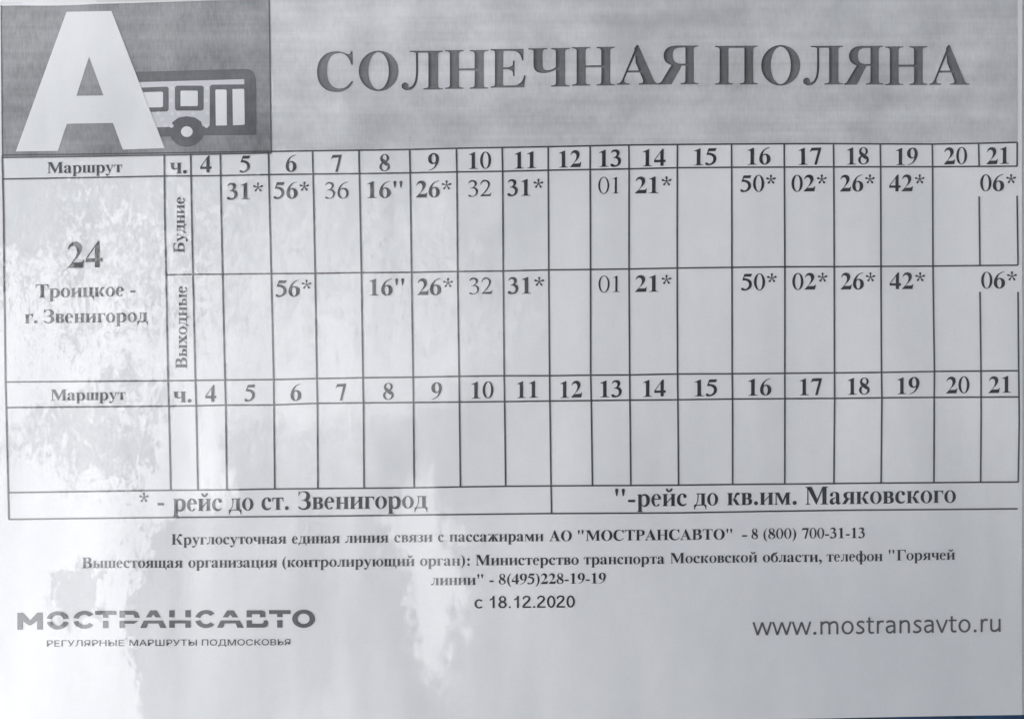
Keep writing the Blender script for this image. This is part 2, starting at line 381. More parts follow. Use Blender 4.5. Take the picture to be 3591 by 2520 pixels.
# lower case
ab = [C("25,110 45,30 120,-12 200,5 275,60! 275,95! 225,62 180,62 150,110 160,180 215,225 275,245! 275,272! 180,245 80,205")]
g('а', 500, ab, [C("270,330! 270,90! 285,25 335,-10 400,-5 470,50! 458,66! 425,50 405,60 400,100! 400,310! 385,410 310,465 215,473 110,450 50,390 40,350 60,310 100,298 145,315 155,355 145,400 165,435 210,448 255,425")])
g('б', 500, ring(252, 225, 222, 238, 104, 212), [C("30,240! 40,400 100,520 200,590 330,610 390,640 405,676! 425,676! 420,590 360,520 250,490 150,450 115,350!")])
g('в', 475, lst(65, 195), [C("180,461! 290,461 390,440 425,350 390,265 320,245! 410,225 450,140 415,40 310,5 180,0! 180,34! 270,36 312,70 315,130 300,200 255,225 180,228! 180,260! 250,262 288,290 295,345 280,405 240,428 180,428!")])
g('г', 420, lst(65, 195), [C("160,461! 400,461! 405,320! 385,320! 365,390 310,425 160,428!")])
g('д', 520, lst(310, 440, b=''), R(95, 0, 470, 34), [C("110,461! 320,461! 320,430! 190,430! 185,300 160,150 95,30! 60,30! 130,150 150,300 150,400 110,441!")], [[(10,-150),(32,-150),(60,-60),(110,0),(110,34),(10,34)]], [[(510,-150),(488,-150),(462,-60),(412,0),(412,34),(510,34)]])
g('е', 444, ring(222, 230, 197, 243, 82, 215, 12, 318), R(120, 255, 405, 290))
g('ж', 720, lst(298, 422), [C("330,225! 250,245 210,340 190,400 160,425 120,415 85,400 50,415 40,445 65,470 115,475 180,455 230,400 270,290 330,260!")], [C("390,225! 470,245 510,340 530,400 560,425 600,415 635,400 670,415 680,445 655,470 605,475 540,455 490,400 450,290 390,260!")],
  [[(320,260),(320,190),(270,190),(175,0),(10,0),(10,19),(50,35),(170,240),(240,262)]], [[(400,260),(400,190),(450,190),(545,0),(710,0),(710,19),(670,35),(550,240),(480,262)]])
g('з', 400, [C("40,461! 35,330! 55,330! 85,400 150,442 215,420 235,350 205,280 120,250! 120,232! 220,220 252,130 215,50 150,32 85,60 35,115! 18,100! 70,15 160,-14 280,5 365,70 375,150 330,220 280,245! 345,285 362,360 310,445 200,475 120,455 80,440 60,461!")])
g('и', 570, lst(65, 195), lst(375, 505), [[(195,110),(195,160),(375,350),(375,300)]])
G['й'] = (570, G['и'][1] + [[C("150,680! 165,600 220,545 285,530 350,545 405,600 420,680! 330,655 335,630 310,605 285,600 260,605 235,630 240,655")]])
g('к', 540, lst(65, 195), [C("185,220! 260,230 300,310 340,430 400,475 470,475 510,440 490,395 430,385 400,375 360,290 300,240! 370,215 430,110 480,35 530,19! 530,0! 370,0! 300,110 250,200 185,210!")])
g('л', 530, lst(330, 460), R(190, 430, 340, 461), [C("120,461! 340,461! 340,441! 120,441!")], brush("200,450,34 200,250,36 180,110,42 130,40,50"), [ell(75, 45, 52, 55, 16)])
g('м', 680, lst(70, 102, t='l'), lst(470, 600, t='r'), [[(25,461),(205,461),(345,160),(475,461),(540,461),(345,0),(310,0),(100,400)]])
g('н', 556, lst(65, 195), lst(361, 491), R(190, 212, 366, 246))
g('о', 500, ring(250, 230, 225, 243, 106, 218))
g('п', 556, lst(65, 195), lst(361, 491), R(120, 428, 440, 461))
g('р', 556, lst(65, 195, y0=-205, t='l'), [C("190,400! 250,462 330,473 440,430 515,320 520,190 470,60 370,-12 270,-10 190,40! 190,90! 235,40 290,32 350,70 380,170 378,300 345,390 290,415 235,395 190,350!")])
g('с', 444, [C("400,100! 415,85! 350,15 250,-14 130,15 45,110 25,230 55,360 145,450 250,473 350,450 405,385 400,330 355,300 300,320 280,370 270,430 225,440 175,400 150,300 155,180 200,90 270,58 335,65")])
g('т', 463, lst(166, 297, t=''), [C("15,461! 448,461! 455,310! 435,310! 415,390 375,425 297,430! 166,430! 88,425 48,390 28,310! 8,310!")])
g('у', 500, [C("0,461! 230,461! 230,442! 185,430 190,390 300,150! 380,370 380,420 330,442! 330,461! 490,461! 490,442! 440,420 410,370 260,-40 200,-150 130,-200 60,-195 20,-150 35,-100 80,-85 120,-105 160,-120 195,-90 235,10! 60,390 35,430 0,442!")])
g('ф', 700, st(285, 415, y0=-205, so=50, t='l'), ring(205, 230, 180, 243, 72, 212), ring(495, 230, 180, 243, 72, 212))
g('х', 500, [[(10,461),(235,461),(235,442),(205,430),(215,400),(465,60),(490,19),(490,0),(255,0),(255,19),(290,30),(275,65),(60,400),(10,442)]], [[(290,461),(470,461),(470,442),(410,410),(290,260),(265,225),(120,55),(115,30),(165,19),(165,0),(5,0),(5,19),(60,45),(230,235),(345,380),(340,430),(290,442)]])
g('ц', 580, lst(65, 195), lst(361, 491), R(100, 0, 450, 34), [[(565,-150),(543,-150),(515,-55),(440,0),(440,34),(565,34)]])
g('ч', 520, lst(335, 465), [C("10,461! 235,461! 235,442! 190,430 185,380! 185,280 205,225 260,215 340,245! 340,215! 250,172 160,170 85,205 60,280! 55,400 50,430 10,442!")])
g('ш', 772, lst(65, 195), lst(321, 451), lst(577, 707), R(100, 0, 660, 34))
g('щ', 795, lst(65, 195), lst(321, 451), lst(577, 707), R(100, 0, 660, 34), [[(785,-150),(763,-150),(735,-55),(660,0),(660,34),(785,34)]])
soft = [C("190,275! 310,272 410,235 440,140 405,40 300,5 190,0! 190,34! 265,38 305,75 308,140 295,205 250,238 190,240!")]
g('ь', 475, lst(65, 195), soft)
g('ы', 700, lst(65, 195), soft, lst(510, 640))
g('ю', 740, lst(65, 195), ring(495, 230, 218, 243, 102, 218), R(190, 212, 300, 246))
g('я', 530, lst(335, 465, t='r'), [C("340,461! 220,461 110,435 65,365 65,300 115,225 220,195 340,192!"), C("340,430! 250,425 200,385 198,320 215,250 270,225 340,222!")], [[(150,215),(290,200),(150,0),(0,0),(0,19),(35,35)]])
# light digits for the few times set in the thin cut
GR = dict(G)
GR['0'] = (500, [[ell(250, 337, 226, 351), ell(250, 337, 156, 326)]])
GR['1'] = (500, [[C("394,0! 394,15! 330,20 299,30 299,90! 299,676! 291,676! 111,585! 111,571! 160,592 200,598 216,560! 216,90! 205,30 180,20 118,15! 118,0!")]])
GR['2'] = (500, [[C("427,0! 29,0! 29,12! 190,180 290,320 338,440 325,540 265,605 195,612 110,580 53,478! 30,484! 70,600 150,670 240,676 340,640 410,550 410,460 350,320 240,170 128,76! 340,76! 410,85 455,142! 474,137!")]])
GR['3'] = (500, [[C("43,550! 90,630 160,672 240,676 330,645 385,575 380,490 330,420 270,385! 360,345 425,270 431,190 390,80 290,5 170,-14 80,0 42,30 55,62 95,68 150,38 220,15 290,40 340,105 352,190 330,270 270,325 180,338 120,335! 120,350! 190,365 260,410 300,480 295,550 250,605 190,615 115,590 62,540!")]])
GR['6'] = (500, [[C("446,684! 310,650 180,560 80,430 34,270 50,120 120,25 245,-14 360,15 450,110 468,225 440,340 360,410 270,428 190,400 130,350! 170,470 250,570 350,635 448,666!"), C("245,378 310,350 365,270 375,170 345,60 270,14 190,40 135,130 118,230 135,310 190,365")]])
FONTS = {'b': G, 'r': GR}
CACHE = {}
def glyph(font, ch, grid):
    k = (font, ch, grid)
    if k not in CACHE:
        adv, sh = FONTS[font][ch]
        if not sh: CACHE[k] = (adv, None, None, None); return CACHE[k]
        V, T = cdt(sh, grid)
        a = np.zeros(len(V))
        for d in (10, 24, 40, 60):                           # toner is densest along the left edges
            a = np.maximum(a, (1.1 - d / 75) * (~in_shapes(sh, V - [d, -1.3])))
        CACHE[k] = (adv, V, T, a)
    return CACHE[k]
def layout(font, s, grid):
    x = 0; out = []
    for ch in s:
        adv, V, T, a = glyph(font, ch, grid)
        if V is not None: out.append((V + [x, 0], T, a))
        x += adv
    lo = min(v[:, 0].min() for v, _, _ in out); hi = max(v[:, 0].max() for v, _, _ in out)
    return out, lo, hi
def text(name, s, x0, x1, yb0, h, parent, yb1=None, font='b', mat='ink', grid=None, ref=676, level=3, label=None, vertical=False):
    """set s between x0 and x1, baseline yb0 (yb1 at the right), capitals h tall; vertical text runs upward"""
    if yb1 is None: yb1 = yb0
    out, lo, hi = layout(font, s, grid); F = Flat(level)
    for V, T, a in out:
        u = (V[:, 0] - lo) / (hi - lo); v = V[:, 1] / ref * h
        if vertical: P = np.column_stack([yb0 - v, x0 + u * (x1 - x0)])
        else: P = np.column_stack([x0 + u * (x1 - x0), yb0 + u * (yb1 - yb0) - v])
        F.tri([tuple(p) for p in P], [tuple(int(i) for i in t) for t in T], a)
    return F.build(name, MAT[mat], parent, label)
def sans(name, s, x0, x1, yb0, h, parent, yb1=None, bold=0.0, mat='ink', level=3, label=None, ref=None):
    """plain upright sans from the built-in face, fitted the same way"""
    if yb1 is None: yb1 = yb0
    c = bpy.data.curves.new(name, 'FONT'); c.body = s; c.size = 1.0; c.offset = bold; c.resolution_u = 3; c.fill_mode = 'FRONT'
    o = bpy.data.objects.new(name, c); COL.objects.link(o)
    dg = bpy.context.evaluated_depsgraph_get(); ev = o.evaluated_get(dg); me = ev.to_mesh()
    V = np.array([v.co[:2] for v in me.vertices]); T = [tuple(p.vertices) for p in me.polygons]
    ev.to_mesh_clear(); bpy.data.objects.remove(o); bpy.data.curves.remove(c)
    lo, hi = V[:, 0].min(), V[:, 0].max(); hh = ref or V[:, 1].max()
    u = (V[:, 0] - lo) / (hi - lo)
    F = Flat(level); F.tri([tuple(p) for p in np.column_stack([x0 + u*(x1-x0), yb0 + u*(yb1-yb0) - V[:, 1] / hh * h])], T)
    return F.build(name, MAT[mat], parent, label)

# ------------------------------------------------------------------ the sheet
sheet = bpy.data.objects.new('timetable_sheet', None); COL.objects.link(sheet)
sheet['label'] = 'laminated white bus timetable sheet with grey header and ruled table of hours'
sheet['category'] = 'timetable'
PX0, PX1, PY0 = -60.0, 3585.0, -70.0
def bottom(x): return 2505.0 + (3585 - x) * 0.0168
def grid_sheet(x0, x1, ytop, ybot, nx, ny, off, thick):
    v = []; f = []
    for j in range(ny + 1):
        for i in range(nx + 1):
            x = x0 + (x1 - x0) * i / nx; a, b = ytop(x), ybot(x); y = a + (b - a) * j / ny
            v.append(W(x, y, zoff(x, y) + off))
    n = len(v)
    for (x, y, z) in list(v): v.append((x, y + thick, z))
    w = nx + 1
    for j in range(ny):
        for i in range(nx):
            a = j * w + i; f.append((a, a + w, a + w + 1, a + 1)); f.append((n + a, n + a + 1, n + a + w + 1, n + a + w))
    edge = [i for i in range(w)] + [j * w + nx for j in range(1, ny + 1)] + [ny * w + i for i in range(nx - 1, -1, -1)] + [j * w for j in range(ny - 1, 0, -1)]
    for k in range(len(edge)):
        a, b = edge[k], edge[(k + 1) % len(edge)]; f.append((a, b, n + b, n + a))
    return v, f
v, f = grid_sheet(PX0, PX1, lambda x: PY0, bottom, 120, 84, 0.0, 0.0003)
paper = link('paper', v, f, MAT['paper'], sheet)

def P2(line, x):                # y on a measured line
    xs = [p[0] for p in line]; ys = [p[1] for p in line]; return float(np.interp(x, xs, ys))
def strip(name, pts, w, level=2, mat='line', label=None):
    q = []
    for i in range(len(pts) - 1):
        (xa, ya), (xb, yb) = pts[i], pts[i + 1]; n = max(1, int(math.hypot(xb - xa, yb - ya) / 60))
        for k in range(n): q.append((xa + (xb - xa) * k / n, ya + (yb - ya) * k / n))
    q.append(pts[-1]); F = Flat(level); A = []; T = []
    for i, p in enumerate(q):
        a = q[max(i - 1, 0)]; b = q[min(i + 1, len(q) - 1)]; d = (b[0] - a[0], b[1] - a[1]); L = math.hypot(*d)
        nx, ny = -d[1] / L * w / 2, d[0] / L * w / 2
        A += [(p[0] + nx, p[1] + ny), (p[0] - nx, p[1] - ny)]
        if i: k = 2 * i; T += [(k - 2, k - 1, k + 1), (k - 2, k + 1, k)]
    F.tri(A, T); return F.build(name, MAT[mat], sheet, label)

H0 = [(9,545),(577,538),(952,532),(1096,529.5),(1258,527),(1436,524),(1600,519.8),(1760,517.4),(1922,515),(2069,512),(2205,509),(2375,507),(2565,505.5),(2749,504.8),(2921,504.8),(3085,506),(3268,506.5),(3431,503),(3568,499.4)]
H1 = [(12,628.5),(577,618),(669,617.5),(773,616.6),(942,613),(1098,611),(1260,609),(1438,606),(1602,603),(1762,601),(1922,597.5),(2069,595),(2205,592.5),(2375,588.5),(2565,587),(2750,586.5),(3086,586),(3269,585.5),(3433,584),(3568,583)]
H2 = [(583,964),(677,962),(781,961.5),(951,959.5),(1105,958.6),(1267,956),(1443,955),(1605,952),(1764,950.5),(1924,946.6),(2070,945),(2206,943),(2375,940),(2566,937.5),(2751,935.7),(2925,935),(3089,934),(3272,933),(3436,931),(3570,929.8)]
H3 = [(19,1339),(589,1334.5),(684,1333.5),(788,1332),(959,1330.5),(1111,1327),(1273,1324),(1449,1322),(1610,1319),(1768,1317),(1927,1317),(2071,1315),(2207,1314),(2375,1311),(2567,1310),(2752,1308.5),(2927,1307),(3092,1305.5),(3277,1302),(3439,1300.5),(3572,1299.5)]
H4 = [(21,1428.5),(591,1423.5),(687,1422.5),(790,1420),(960,1419.5),(1113,1413.5),(1274,1412),(1450,1410.5),(1611,1409),(1769,1407.5),(1928,1405.5),(2073,1404),(2208,1402.5),(2377,1401),(2568,1398.5),(2752,1397.4),(2928,1396.5),(3093,1394.3),(3276,1393),(3440,1392),(3572,1391)]
H5 = [(29,1726.5),(597,1718.5),(693,1718),(794,1717),(963,1713.5),(1115,1712),(1277,1710.5),(1452,1709),(1614,1706),(1773,1704),(1932,1702.5),(2077,1701.5),(2211,1701),(2379,1700),(2569,1698),(2753,1696.7),(2925,1695),(3090,1693),(3275,1691.5),(3438,1690),(3571,1689)]
H6 = [(31,1820),(597,1814),(1200,1807.5),(1934,1799),(2391,1797),(3000,1788),(3569,1783)]
for L in (H1, H2, H3, H4, H5, H6): strip('table_rule', L, 5.5)
strip('table_rule', [(x, y) for x, y in H0 if x >= 952], 5.5)
strip('table_rule', [(9,546),(13,753),(14,1000),(18,1338),(21,1428),(29,1726),(31,1820)], 5.5, 4)
COLS = [
 [(576,541),(578,753),(583,964),(589,1333),(591.5,1429),(597.5,1718)],
 [(669,539),(673,761),(677,962),(684.5,1333),(687,1423),(692.6,1718)],
 [(773,538),(776.5,753),(781,962),(788,1331),(790.5,1420),(794.5,1717)],
 [(942,533),(946,744),(951,959.5),(959,1331),(960,1419.5),(963.4,1713)],
 [(1096,530),(1098,611),(1104.7,958.6),(1111,1327),(1113,1413),(1115,1712)],
 [(1258.4,527),(1260,609),(1267,956),(1273,1324),(1274.6,1412),(1277,1710)],
 [(1436,525),(1438,606),(1443,955),(1449,1322),(1450,1411),(1452.5,1709)],
 [(1600,519.6),(1602,604),(1604.7,952),(1610,1319),(1611,1409),(1614.5,1706)],
 [(1760.6,517.4),(1762.4,601),(1764.5,951),(1768,1317),(1769.3,1408),(1773,1704)],
 [(1922,515),(1922.3,597),(1924,946),(1927,1317),(1928,1406),(1932,1702),(1934,1800)],
 [(2069,512),(2069.3,595),(2070.5,945.5),(2071,1315),(2073,1404),(2077,1701)],
 [(2205,509),(2205.7,593),(2205.7,943),(2207.7,1314),(2208.5,1403),(2211.5,1701)],
 [(2375,507),(2375,588),(2374.6,940),(2375.4,1311),(2376.6,1401.6),(2379,1699.6)],
 [(2565,505.3),(2565.5,587),(2566.3,937.6),(2567,1310),(2568.3,1398),(2569,1698)],
 [(2749.3,505.4),(2749.8,586.5),(2751.5,936),(2752,1308.5),(2752.4,1397.4),(2752.7,1696.7)],
 [(2921.5,504.5),(2922.4,586.5),(2924.6,935.3),(2926.7,1306.8),(2927.6,1396.6),(2925,1695)],
 [(3085,508),(3086.4,585.7),(3089,934),(3092,1305.5),(3093.3,1394.4),(3090.3,1693)],
 [(3267.7,508.8),(3269,585.7),(3272,933),(3277.2,1302),(3276.3,1393),(3274.8,1691.5)],
 [(3430.9,503.7),(3433,583.5)], [(3433.4,689),(3436.5,931)], [(3436.5,1023),(3439.5,1301),(3439.5,1478),(3437.9,1690)],
 [(3566.8,499.4),(3566.8,583)], [(3566.8,686),(3569.4,929.7)], [(3569,1023),(3571,1299),(3573,1478),(3570,1689)],
]
for L in COLS: strip('column_rule', L, 5.5, 4)

# header band and emblem panel
F = Flat(1); F.poly([(945,-60),(3568,-60),(3568,250)] + [(x, y) for x, y in reversed(H0) if x >= 952] + [(950,532)], 70)
header = F.build('header_band', MAT['header'], sheet)
emblem = None
F = Flat(2); F.poly([(5,22),(400,15),(944,-4),(948,260),(952,536),(700,541),(300,549),(10,552),(8,300)], 60)
emblem = F.build('emblem_panel', MAT['logo_grey'], sheet)
Q = Flat(2); Q.poly([(5,15),(400,8),(760,0),(944,-6),(944,-9),(400,4),(5,12)], 80); Q.build('panel_edge_line', MAT['polka'], sheet)
strip('panel_rule', [(9,545),(300,541),(577,537),(952,531)], 4, 5)
strip('panel_rule', [(9,554),(300,549.5),(577,545),(952,538)], 4, 5)
strip('panel_rule', [(944,0),(948,260),(952,536)], 3.5, 5)
strip('panel_rule', [(5,20),(8,300),(10,552)], 3, 5)
Fz = Flat(4)
pts, tr = fill([[(236,44),(393,41),(578,520),(431,525),(397,432),(236,435),(204,530),(57,532)], [(314.5,201),(364,336),(270,337.5)]], 60)
Fz.tri(pts, tr); Fz.build('emblem_letter', MAT['paper'], emblem)
def blob(pts): return cat(pts)
z = lambda x, y, *c: (x / 2.296, y / 2.296) + c
F = Flat(3)
body = cat([z(1090,582,1), z(1985,557,1), z(2035,575), z(2060,630), z(2066,900,1), z(2066,1075,1), z(2050,1090,1), z(1640,1092,1), z(1620,1130), z(1560,1172), z(1505,1184), z(1440,1170), z(1385,1125), z(1375,1100,1), z(1290,1103,1), z(1268,1028,1), z(1200,880,1)])
pts, tr = fill([body], 60); F.tri(pts, tr)
bus = F.build('bus_silhouette', MAT['logo_dark'], emblem)
def em(name, polys, mat, level, label=None):
    F = Flat(level)
    for p in polys:
        pts, tr = fill([[z(*q) for q in p]] if not isinstance(p[0], list) else [[z(*q) for q in r] for r in p], 80)
        F.tri(pts, tr)
    return F.build(name, MAT[mat], emblem, label)
em('bus_side_stripe', [[[(1122,664),(1968,640),(1968,682),(1720,684),(1700,688),(1690,700),(1690,1016),(1633,1019),(1620,980),(1570,948),(1505,938),(1440,948),(1390,985),(1375,1023),(1262,1027),(1190,860)],
    [(1425,692),(1628,692),(1642,705),(1642,880),(1628,893),(1425,893),(1410,880),(1410,705)],
    [(1140,708),(1345,700),(1360,712),(1360,885),(1348,899),(1180,906)]]], 'polka', 4)
em('bus_window', [[(1150,745),(1305,740),(1315,748),(1315,858),(1303,866),(1195,868)]], 'paper', 5)
em('bus_window', [[(1462,732),(1588,732),(1595,740),(1595,850),(1588,857),(1455,857),(1455,740)]], 'paper', 5)
em('bus_door', [[(1735,730),(1742,723),(1818,723),(1827,732),(1829,1012),(1740,1014)]], 'paper', 5)
em('bus_door', [[(1873,720),(1960,718),(1968,724),(1973,1000),(1966,1008),(1878,1012)]], 'paper', 5)
em('wheel_hub', [[(1506 + 47 * math.cos(a), 1062 + 43 * math.sin(a)) for a in np.linspace(0, 2*math.pi, 25)[:-1]]], 'paper', 5)
random.seed(4)
dots = []
for r_ in range(8):
    for c_ in range(15):
        x, y = 1190 + c_ * 56 + (28 if r_ % 2 else 0) + random.uniform(-5, 5), 664 + r_ * 50 + random.uniform(-4, 4)
        ok = (y > 700 and (1376 < x < 1398 or 1658 < x < 1676)) or (y > 925 and 1262 + (y-915)*.4 < x < 1352) or (915 < y < 932 and 1250 < x < 1670) or (945 < y < 1000 and 1625 + (y-935)*.5 < x < 1672)
        if ok: dots.append([(x + 18 * math.cos(a), y + 16 * math.sin(a)) for a in np.linspace(0, 2*math.pi, 11)[:-1]])
em('stripe_dots', dots, 'dots', 5)

# title, letter by letter
title = bpy.data.objects.new('stop_name', None); COL.objects.link(title); title.parent = sheet
TL = [('С',1112,1238,320.5),('О',1258,1397,317),('Л',1408,1553,314.5),('Н',1561,1712,311.5),('Е',1720,1843,307.5),('Ч',1853,1998,305),('Н',2006,2156,301.5),('А',2163,2311,298.5),('Я',2309,2449,297.5),
      ('П',2507,2657,298),('О',2669,2806,298),('Л',2816,2956,298.5),('Я',2959,3096,299),('Н',3103,3250,300.5),('А',3257,3398,299.5)]
for ch, a, b, yb in TL: text('letter', ch, a, b, yb, 135.5, title, font='b', mat='title', grid=22, level=3, yb1=yb - 1)

# hour heads, two rows: text, x0, x1, baseline
HR1 = [('4',703,742,606.7),('5',840.6,877.6,606),('6',1002,1040,603.5),('7',1161,1198,602.5),('8',1330,1367,600),('9',1501,1539,597),('10',1644,1722,593),('11',1804.6,1881,592),('12',1960,2038,588.5),('13',2101,2177.5,586),('14',2253.5,2334,583.7),('15',2433,2513,580.5),('16',2621.6,2701.4,578.5),('17',2799.4,2879,579),('18',2969,3045.4,578.5),('19',3140.8,3217,580),('20',3309,3390.7,577.5),('21',3459,3539.6,576.6)]
HR2 = [('4',719.5,757,1409),('5',857,893.7,1407),('6',1018.5,1056,1405),('7',1177.4,1213.6,1403.7),('8',1343.4,1381,1401),('9',1512.8,1550,1399),('10',1653.5,1730.6,1397),('11',1813,1886.5,1395.5),('12',1964.6,2041,1395),('13',2104.6,2180,1393),('14',2254.7,2334,1391),('15',2435,2514.6,1389.5),('16',2623.7,2705,1387),('17',2805,2882.7,1385.8),('18',2974,3051,1384),('19',3148,3225,1382),('20',3317.8,3399.3,1379.5),('21',3466,3545,1378)]
for rows, hh in ((HR1, 58.3), (HR2, 57.8)):
    for s, a, b, y in rows: text('hour_number', s, a, b, y, hh, sheet, yb1=y - 1.2 * len(s), grid=40)
T1 = [('31*',796,922.5,699,'b'),('56*',959.7,1084,696,'b'),('36',1140,1222,695,'r'),('16"',1287.6,1411,693,'b'),('26*',1458,1582.5,691,'b'),('32',1641.7,1723,688,'r'),('31*',1779,1905,686,'b'),('01',2098,2171,678,'r'),('21*',2227,2354.7,677,'b'),('50*',2595.8,2720,671.5,'b'),('02*',2774.8,2897.8,671,'b'),('26*',2944,3066,671,'b'),('42*',3117,3241,670.5,'b'),('06*',3437,3563,669,'b')]
T2 = [('56*',966,1091.6,1039,'b'),('16"',1295.5,1417,1035,'b'),('26*',1463,1588,1033.5,'b'),('32',1645.6,1726.7,1030,'r'),('31*',1780.7,1907.8,1029,'b'),('01',2098.7,2173,1023.5,'r'),('21*',2227,2354.7,1022,'b'),('50*',2598.5,2723,1016.5,'b'),('02*',2777.8,2900.8,1014.5,'b'),('26*',2947.4,3069,1013.5,'b'),('42*',3120,3244,1012.5,'b'),('06*',3440.7,3565.5,1010,'b')]
for rows in (T1, T2):
    for s, a, b, y, fn in rows: text('departure_time', s, a, b, y + 1.5, 57.5, sheet, yb1=y, font=fn, grid=40)
text('column_heading', 'Маршрут', 166.4, 427.7, 608, 38.5, sheet, yb1=604)
text('column_heading', 'Маршрут', 177.7, 440, 1404, 38.5, sheet, yb1=1401)
text('column_heading', 'ч.', 595.8, 655.5, 609, 55, sheet, yb1=608.5)
text('column_heading', 'ч.', 606.7, 670.7, 1410.4, 55, sheet, yb1=1410)
text('route_number', '24', 235, 359, 940, 90, sheet, yb1=937, grid=30)
text('route_name', 'Троицкое -', 124, 475, 1044, 46.5, sheet, yb1=1037, grid=45)
text('route_name', 'г. Звенигород', 86, 518, 1133.5, 46.5, sheet, yb1=1128, grid=45)
text('row_heading', 'Будние', 887.6, 691.6, 647, 38, sheet, vertical=True)
text('row_heading', 'Выходные', 1292.8, 1003, 654.6, 39, sheet, vertical=True)
for s, a, b, y0_, y1_ in (('*',487.5,519,1789,1789),('-',551.5,574,1787,1787),('рейс',605.8,777,1791.5,1790),('до',802,888,1789.5,1788),('ст.',917,1013,1787,1786),('Звенигород',1045,1498.5,1785,1780),
                  ('"',2156.6,2191,1776,1776),('-',2202,2227,1775,1775),('рейс',2234,2408,1774.5,1772.5),('до',2434,2518,1771.5,1771),('кв.им.',2550.4,2794.5,1770.5,1768.5),('Маяковского',2824.8,3351.6,1769,1761)):
    text('footnote_text', s, a, b, y0_, 62, sheet, yb1=y1_, grid=45)
for s, a, b, y0_, y1_ in (('Круглосуточная',599.7,1003.6,1909.3,1904.5),('единая',1024,1191.5,1904,1902.5),('линия',1211,1362,1902,1900.5),('связи',1382.6,1516,1900,1898.5),('с',1536.6,1555,1898.5,1898),('пассажирами',1576,1905.7,1898,1895.5),('АО',1925.6,2005,1895.5,1895),('"МОСТРАНСАВТО"',2026,2567.7,1894.5,1890.5),('-',2602.7,2621,1890,1890),('8',2635.6,2658.6,1889.5,1889.5),('(800)',2677.5,2792.5,1889,1888),('700-31-13',2811.8,3033,1887.5,1885.5),
                  ('Вышестоящая',286.5,639.3,1991,1989.5),('организация',659.7,971,1989,1987.5),('(контролирующий',990.6,1453.5,1987,1983),('орган):',1473,1647,1982.5,1981.5),('Министерство',1667.9,2028.6,1980.5,1977.5),('транспорта',2046.9,2330,1977,1975),('Московской',2350,2656,1974,1970.5),('области,',2675.9,2882,1970.5,1969),('телефон',2899,3095,1968,1966),('"Горячей',3116.6,3349,1964,1961),
                  ('линии"',1512,1694,2050.5,2048.5),('-',1716.5,1730.6,2048,2048),('8(495)228-19-19',1748.9,2124,2047,2043)):
    text('notice_text', s, a, b, y0_, 36.5, sheet, yb1=y1_)
# plain faces for the date (heavier) and the web address (light and round)
GS = {}; GW = {}; FONTS['s'] = GS; FONTS['w'] = GW
def seg(w, *p):
    o = []
    for (x0, y0), (x1, y1) in zip(p[:-1], p[1:]):
        d = math.hypot(x1 - x0, y1 - y0); nx, ny = -(y1 - y0) / d * w / 2, (x1 - x0) / d * w / 2
        o.append([[(x0 + nx, y0 + ny), (x1 + nx, y1 + ny), (x1 - nx, y1 - ny), (x0 - nx, y0 - ny)]])
    return o
GS['0'] = (556, [ring(278, 352, 240, 364, 128, 270)])
GS['1'] = (556, seg(112, (325, 0), (325, 716)) + [[C("372,716! 300,716! 250,620 180,560 108,530! 108,445! 200,480 280,545! 372,600!")]])
GS['2'] = (556, [brush("75,520,92 110,620,92 200,672,90 290,675,90 390,640,92 425,540,112 380,430,112 280,320,112 150,200,112 70,60,112"), R(32, 0, 515, 86)])
GS['8'] = (556, [ring(278, 530, 205, 186, 104, 104), ring(278, 194, 240, 206, 126, 116)])
GS['.'] = (278, [R(85, 0, 185, 100)])
GS['с'] = (500, [ring(262, 260, 232, 272, 126, 186, 42, 318)])
t_ = 76
stm = lambda x, y1=466: R(x - t_/2, 0, x + t_/2, y1)
def arch(xl, xr): return [brush(f"{xl},330,{t_} {xl+70},405,{t_} {(xl+xr)/2+25},438,{t_} {xr-35},405,{t_} {xr},300,{t_}"), R(xr - t_/2, 0, xr + t_/2, 310)]
GW['w'] = (715, seg(72, (38, 466), (190, 0)) + seg(72, (190, 0), (357, 450)) + seg(72, (357, 450), (525, 0)) + seg(72, (525, 0), (677, 466)))
GW['v'] = (452, seg(74, (38, 466), (226, 0)) + seg(74, (226, 0), (414, 466)))
GW['.'] = (252, [[ell(126, 45, 56, 56, 14)]])
GW['m'] = (799, [stm(110)] + arch(110, 400) + arch(400, 690))
GW['n'] = (525, [stm(110)] + arch(110, 415))
GW['r'] = (349, [stm(110), brush(f"110,320,{t_} 170,405,{t_} 240,438,{t_} 330,425,{t_}")])
GW['u'] = (525, [R(72, 150, 148, 466), stm(415), brush(f"110,170,{t_} 130,75,{t_} 215,32,{t_} 320,60,{t_} 415,150,{t_}")])
GW['o'] = (527, [ring(263, 232, 222, 242, 140, 176)])
GW['a'] = (479, [R(330, 0, 406, 320), brush(f"75,395,62 150,432,{t_} 250,438,{t_} 340,400,{t_} 366,300,{t_}"), brush("366,270,64 220,265,66 110,215,72 90,125,76 150,38,72 250,40,70 366,120,60")])
GW['s'] = (391, [brush(f"345,400,62 270,436,{t_} 160,432,{t_} 100,350,{t_} 190,262,{t_} 290,190,{t_} 310,95,{t_} 210,32,{t_} 100,38,{t_} 45,75,62")])
GW['t'] = (335, [R(95, 110, 171, 590), R(25, 404, 310, 466), brush(f"133,130,{t_} 155,55,{t_} 225,32,{t_} 310,42,62")])
text('start_date', 'с', 1663.7, 1692.4, 2131, 32, sheet, font='s', ref=532)
text('start_date', '18.12.2020', 1717.5, 2015.5, 2130, 42, sheet, yb1=2127.5, font='s', ref=716)
text('website_address', 'www.mostransavto.ru', 2639, 3509.6, 2226, 45.5, sheet, yb1=2214, font='w', ref=466, mat='soft_ink')
